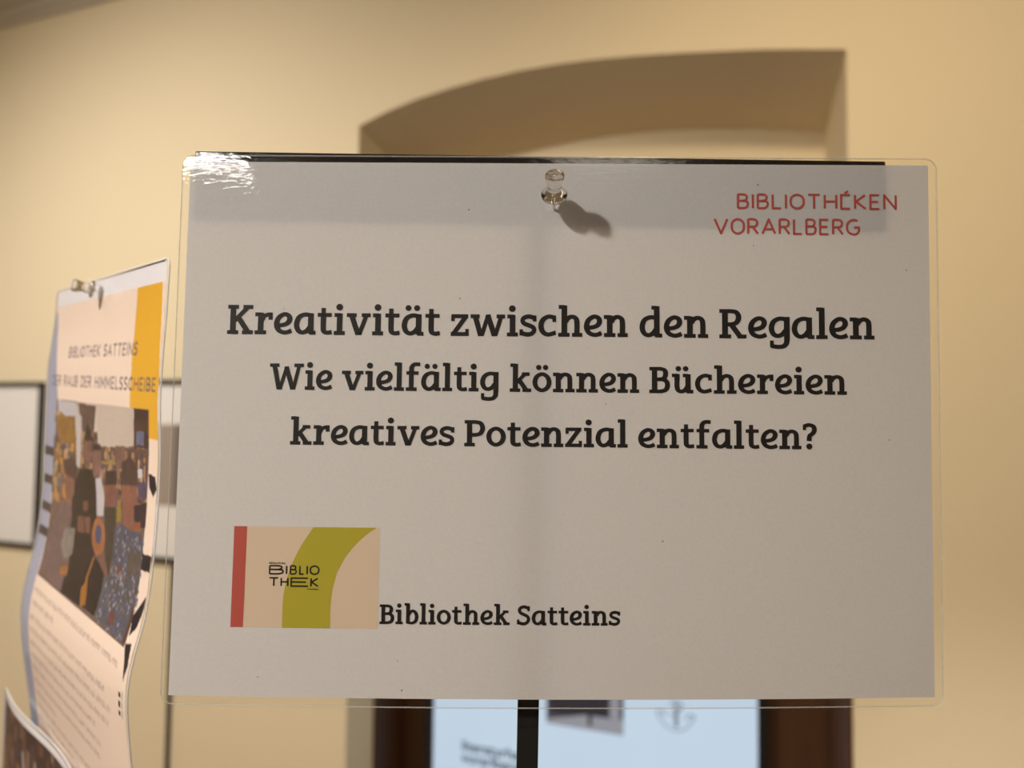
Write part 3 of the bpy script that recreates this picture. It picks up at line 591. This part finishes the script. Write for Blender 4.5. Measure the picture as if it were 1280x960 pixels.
PHOTO=[((205,190,178),[(72.6,73.2),(198,73.6),(197.7,84.6),(80.4,92)]),
((196,180,168),[(110.6,73.7),(175.6,72.5),(175.4,93.3),(141.2,97.6),(116.4,97.8)]),
((120,95,85),[(74.8,74),(111.4,74.9),(108.3,90.2),(84.5,91.7)]),
((190,185,190),[(28.5,73.7),(70.5,74.2),(82.5,91.8),(35.8,94.8)]),
((200,145,60),[(34.4,80.4),(58.4,87),(68.5,92.7),(28.6,95.2)]),
((185,135,60),[(27.5,84.7),(69.1,82.7),(74.2,104.8),(36.6,100)]),
((120,95,80),[(3.1,94.1),(36.6,100),(73.5,106.1),(79.5,116.6),(52.1,110.4),(40.1,123.2),(14.2,142.2)]),
((190,180,178),[(70.4,82.6),(83.1,82),(83.2,113.8),(75.5,113.3)]),
((75,55,55),[(175.6,69.3),(198.1,69.6),(196.8,93.6),(176.6,93.2)]),
((130,135,170),[(179.6,83.6),(191.3,83.2),(190.1,92.1),(179,92.5)]),
((95,65,55),[(175.5,78.7),(197.8,78.6),(197.7,84.6),(175.4,85.5)]),
((125,95,85),[(120,97.5),(196.2,93.7),(197.9,118.4),(185.4,120),(182.8,103),(128.5,108.2)]),
((200,165,85),[(119.1,105.9),(148.7,104.3),(148.8,105.8),(119.3,107.7)]),
((150,110,95),[(146.1,95.5),(162.2,94.3),(163.4,105.9),(149.1,108.4)]),
((95,85,115),[(183.8,111),(197.7,109.5),(197.7,117.4),(185,118)]),
((195,190,195),[(180.6,104.7),(189.2,103.9),(189.7,108.4),(181.1,109.3)]),
((40,32,35),[(83.2,113.8),(73,123.5),(69.3,136.3),(72.3,149.5),(75.4,161.2),(82.6,179),(78.5,189.2),(118.7,188.2),(128,180.8),(123.8,159.7),(122.4,141.8),(118.1,124.1),(107.7,112)]),
((55,45,50),[(95.1,85.1),(102.5,90.6),(105.5,95.7),(88.2,96.3),(91,91.3)]),
((150,105,92),[(87.4,96.4),(104.8,95.7),(106.4,103.3),(101,111.4),(93.1,111.6),(86.8,104.9)]),
((60,45,45),[(108.8,97.2),(119.9,96.4),(122.1,100.2),(108.5,101.3)]),
((165,120,108),[(108.4,101),(122.1,99.9),(123.2,113.3),(114.3,115.3),(108.5,107.8)]),
((190,184,188),[(114.5,116.5),(124.3,115.4),(132.1,124.7),(132.2,135.9),(121,137.5),(117.8,126.5)]),
((150,98,80),[(84.4,142.8),(96.4,141.1),(100.4,150.5),(87.7,151.9)]),
((150,98,80),[(98.9,141.3),(108.8,139.9),(111.6,148.7),(103.4,150)]),
((140,90,70),[(92.8,132.6),(102.6,131.3),(104.5,136.4),(94.7,138.3)]),
((142,114,114),[(49.1,139),(66.9,137.3),(72.9,142),(72.3,154.4),(63.7,170.6),(81.2,175.7),(77.5,188.2),(22.8,186.4),(18.6,178.8),(26.6,167),(34.9,150)]),
((92,66,58),[(49.9,111.3),(70.4,108.2),(78.2,114.3),(74.7,123.3),(54.1,123),(47.6,117.3)]),
((170,115,95),[(51.9,120.7),(72.7,122.2),(74.1,129.5),(66,137),(57,137.3),(51.2,127.2)]),
((168,160,150),[(60.8,154),(81.6,150.5),(83.6,165.8),(69,171.5),(56.8,164.4)]),
((200,130,60),[(64.2,176.9),(81.5,173.3),(81.5,178),(68.3,181.2)]),
((62,48,46),[(132.4,110.6),(147.5,108.6),(153.1,116.1),(130.4,119.3)]),
((158,102,86),[(130.3,118.7),(151.2,116.3),(153.6,124.1),(144.7,130.2),(132.7,128)]),
((75,65,55),[(133.3,130.7),(153.4,128),(155.3,139),(153.7,154.2),(153.4,164.8),(143.4,162.6)]),
((180,150,60),[(153.6,124.1),(159.9,123.3),(162.2,134.7),(154.4,135.9)]),
((90,68,62),[(158.3,103.2),(170.5,99.4),(182.2,102.5),(184.2,113),(157.2,117.2)]),
((178,112,90),[(158.5,115.5),(181.9,113.3),(184,122.2),(178.3,129.2),(179.8,136.1),(167.1,137.1),(163.2,128.2)]),
((60,45,55),[(179.6,123.9),(198.9,119.3),(200.5,131.9),(188.1,133.8),(182.2,130.7)]),
((190,110,70),[(180.3,132),(190.3,130.5),(192.6,134.6),(182.8,136.2)]),
((98,102,122),[(152.7,139.4),(167.1,135),(177,137.1),(192.9,135.6),(199.8,144.7),(201.8,170.4),(156.9,180.7),(153.7,154.2)]),
((112,100,92),[(177.2,147.8),(196.8,144.3),(196.2,155.2),(178.5,159.8)]),
((150,100,85),[(133.3,155.7),(140.4,155.5),(158.3,170.1),(145.7,166.4)]),
((150,85,70),[(165.3,158.3),(171.5,156.1),(172.8,167),(166.2,169.5)]),
((42,32,35),[(123.4,158.6),(135.8,161.9),(156.8,170.4),(152.7,181.6),(129,187),(121.3,171.3)]),
((42,32,35),[(77.1,180.1),(145.7,166.4),(145.9,177),(146.2,187.2),(79.3,187.8)]),
((104,104,114),[(145.7,166.4),(196.5,156.1),(197.4,167.6),(198.3,180.7),(197.9,189.1),(147.2,188),(145.9,177)]),
((105,75,62),[(195,171.1),(198.2,173.2),(202.3,187.5),(193.6,189.3)]),
((140,85,75),[(165.8,180.2),(173.4,178.9),(176.5,185),(169.2,185.8)]),
((195,130,60),[(123.1,159.8),(125.3,159.8),(120.2,172.6),(123.4,187.2),(119.1,187.6),(116.8,172.2)]),
((200,130,50),[(112.9,179.6),(120.8,173.6),(128.1,186.1),(118.6,187.2)]),
((210,128,78),[(139,146.1),(139.4,150),(138.2,153.6),(135.4,156.4),(131.3,158),(126.5,158),(121.7,156.6),(117.8,153.8),(115.2,150),(114.8,145.9),(116.4,142.2),(119.7,139.3),(124.1,137.8),(128.9,138),(133.4,139.6),(136.9,142.5)]),
((88,98,140),[(132.9,146),(133.1,148.1),(132.5,150),(131,151.5),(129,152.2),(126.6,152.2),(124.2,151.4),(122.2,149.9),(120.9,148),(120.7,145.8),(121.5,143.9),(123.1,142.4),(125.3,141.6),(127.7,141.7),(130,142.5),(131.8,144.1)])]
rd = random.Random(11); rs = np.random.RandomState(3)
r = Raster(210, 297, .6, (237, 215, 198))
BLUE = (160, 164, 186); YEL = (226, 172, 54); INK = (98, 92, 108)
r.rect(0, 210, 0, 10, (231, 228, 233))
r.poly([(4, 14), (30, 78), (22, 120), (20, 192), (18, 297), (0, 297), (0, 14)], BLUE)
r.poly([(168, 10), (205, 10), (210, 60), (210, 88), (196, 88), (170, 80)], YEL)
for v0 in (106, 125, 144, 160): r.rect(1, 24, v0, v0+6, (62, 54, 62))
r.text('BIBLIOTHEK SATTEINS', 46, 176, 46, 7, 1.0, INK, 12)
r.text('DER RAUB DER HIMMELSSCHEIBE', 12, 206, 64.5, 7, 1.0, INK, 12)
cl = (22, 198, 73.6, 190)
r.poly([(26, 73.6), (198, 73.6), (198, 200), (20, 200)], (112, 90, 82), cl)
r.mottle(22, 198, 76, 130, [(150, 110, 85), (90, 75, 85), (170, 140, 100), (70, 55, 55), (180, 150, 130), (110, 80, 110), (130, 90, 60)], 5, 420, rd)
for i, (c, pts) in enumerate(PHOTO): 
    r.poly(pts, tuple((.80*k + .20*g)*.84 for k, g in zip(c, (105, 92, 96))) if sum(c) < 520 else c , cl)
    if i == 11: r.mottle(125, 197, 97, 118, [(150, 120, 100), (95, 75, 85), (170, 130, 90), (75, 60, 65), (190, 160, 120)], 3, 160, rd)
    if i == 6: r.mottle(24, 70, 100, 140, [(190, 130, 70), (90, 80, 100), (160, 110, 80), (70, 60, 70), (175, 160, 140), (200, 150, 60)], 4, 130, rd)
    if c == (98, 102, 122) or c == (104, 104, 114): 
        xs_ = [p[0] for p in pts]; ys_ = [p[1] for p in pts]
        for _ in range(140): x, y = rd.uniform(min(xs_)+4, max(xs_)-2), rd.uniform(min(ys_)+2, min(189, max(ys_)-1)); r.rect(x, x+1.6, y, y+1.6, rd.choice([(130, 128, 140), (84, 90, 120), (120, 100, 90), (150, 145, 150)]))
r.noise(22, 198, 74, 190, .07, rs)
mk = (r.X >= 22) & (r.X <= 198) & (r.Y >= 74) & (r.Y <= 190)
for bs, am in ((4, .10), (9, .12)):
    bl = np.kron(rs.uniform(1-am, 1+am, (r.ny//bs+1, r.nx//bs+1)), np.ones((bs, bs)))[:r.ny, :r.nx]; m2 = mk & (r.c.max(2) < .38); r.c[m2] *= bl[m2][:, None]
for pts in ([(198, 105), (207, 106), (210, 112), (206, 116), (200, 112)], [(198, 145), (210, 144), (210, 152), (198, 153)], [(210, 163), (198, 175), (200, 184), (206, 179), (210, 168)], [(198, 188), (206, 186), (208, 196), (205, 204), (203, 196)]): r.poly(pts, (34, 32, 42))
def words(rr, x0, x1, y, h, col, rdm, wd=.5):
    x = x0
    while x < x1 - 1:
        L = rdm.uniform(5, 17)
        e = min(x1, x + L); a = x
        while a < e:
            t = rdm.random(); 
            rr.line([(a, y), (a, y - h*(1.5 if t > .75 else 1))], wd, col, .75)
            if t < .5: rr.line([(a, y - h), (a + 1, y - h)], wd, col, .7)
            elif t < .7: rr.line([(a, y), (a + 1, y)], wd, col, .7)
            a += rdm.uniform(1.2, 1.9)
        x = e + 2.2
TX = (104, 86, 82)
for y, x1 in ((200, 194), (208, 76), (217, 178), (225.5, 186), (234, 182), (242.5, 158), (251, 164), (259.5, 160), (268, 70), (276, 184), (284, 150), (292, 178)): words(r, 24, x1, y, 2.2, TX, rd)
for (u, v) in ((201.5, 211), (201.5, 215.5), (201.5, 220)): r.rect(u-1.6, u+1.8, v-1.3, v+1.3, (30, 28, 36))
for k in range(3): r.line([(205.5, 209 + k*4.5), (205.5, 212 + k*4.5)], .8, (110, 100, 104))
poster = thing('laminated_poster', POSTER, 'tall curling laminated poster with yellow stripe and group photo, left of the white sign', 'poster')
def fpp(dn=0): return lambda x, y: np.stack([x*.001, -y*.001, (pn(x, y)+dn)*.001], 1)
r.build('printed_sheet', fpp(), PRINT, poster)
M_film2 = film_mat('poster_film', .1, .00003)
_, ol = film('front_film', .3, 210, 297, pp, poster, M_film2, 20, 90, -1.2)
tube_along('sealed_edge', [(x, y, z - .0003) for x, y, z in ol], .00045, film_mat('poster_rim', .2, .0001, (.9, .9, .9, 1), .7), poster)

# stand of the poster
bpy.context.view_layer.update()
pc = POSTER @ Vector((.105, -.30, -.008)); st2 = thing('sign_stand', Matrix.Translation((pc.x, pc.y, 0)), 'black stand with its top edge showing above the tall curling poster', 'stand')
bpy.context.view_layer.update(); SI2 = st2.matrix_world.inverted() @ POSTER
slab('crossbar_plate', [SI2 @ Vector((u*.001, -v*.001, -.0012)) for u, v in ((14, .2), (199, -2.0), (199, 26), (14, 28))], .0015, M_gloss, st2)
xa = (POSTER.to_3x3() @ Vector((1, 0, 0))).normalized(); dirn = (Vector((pc.x, pc.y, .004)) - POSTER @ Vector((.105, -.004, -.0072))).normalized(); za = dirn.cross(xa).normalized() * -1
postbox('post', POSTER @ Vector((.105, -.006, -.0072)), Vector((pc.x, pc.y, .004)), .0084, .003, M_post, st2, st2.matrix_world.inverted())
bm = bmesh.new(); bmesh.ops.create_cone(bm, cap_ends=True, segments=48, radius1=.13, radius2=.125, depth=.008, matrix=Matrix.Translation((0, 0, .004)))
bm_obj('foot_plate', bm, M_post, st2)
push_pin(POSTER @ Vector((.101, -.0065, .0005)), POSTER.to_3x3() @ Vector((-.05, .12, 1)), 3.2, 'clear plastic push pin on the top edge of the tall poster')

# second poster pinned below, its corner in the bottom left of the picture
POSTER2 = POSTER @ Matrix.Translation((-.0669, -.2950, .0055)) @ Matrix.Rotation(math.radians(2.4), 4, 'Z')
p2 = thing('laminated_poster', POSTER2, 'poster with a dark photo, only its upper corner showing at the bottom left', 'poster')
r = Raster(210, 297, 1.0, (238, 234, 236))
r.rect(5, 205, 5, 190, (66, 50, 50))
r.mottle(5, 205, 5, 190, [(60, 45, 48), (90, 66, 58), (52, 42, 50), (110, 80, 64), (72, 60, 66), (130, 104, 86)], 9, 500, rd)
for k in range(16):
    x = 12 + k*12; r.line([(x, rd.uniform(20, 60)), (x+rd.uniform(-2, 2), rd.uniform(90, 180))], rd.uniform(1.5, 5), rd.choice([(150, 130, 120), (96, 100, 122), (176, 120, 66), (44, 34, 40), (120, 110, 112)]))
r.line([(10, 60), (40, 90)], 6, (190, 124, 66)); r.line([(70, 24), (90, 90)], 5, (168, 156, 150)); r.line([(120, 20), (132, 80)], 5, (178, 122, 60))
r.noise(8, 202, 8, 190, .15, rs)
def pw2(x, y): return 2.2*np.sin(x/210*math.pi*2.2)
r.build('printed_sheet', lambda x, y: np.stack([x*.001, -y*.001, pw2(x, y)*.001], 1), PRINT, p2)
_, ol = film('front_film', .3, 210, 297, lambda u, v, dn: (u*.001, -v*.001, (float(pw2(u, v))+dn)*.001), p2, M_film2, 40, 20, -2)
tube_along('sealed_edge', [(x, y, z - .0003) for x, y, z in ol], .00045, bpy.data.materials['poster_rim'], p2)

# linear ceiling lamp at the back of the room (its reflection glints on the plate)
lamp = thing('ceiling_lamp', (-.74, -6.07, 3.30), 'flat white ceiling lamp panel at the back of the room', 'lamp')
bm = bmesh.new(); box(bm, -.40, .40, -.13, .13, .03, .14, .01); bm_obj('housing', bm, mat('lamp_white', (.8, .8, .8, 1), .5), lamp)
bm = bmesh.new(); box(bm, -.38, .38, -.07, .07, -.02, .03, .004); bm_obj('diffuser', bm, emit('lamp_glow', (1, .96, .92, 1), 30), lamp)
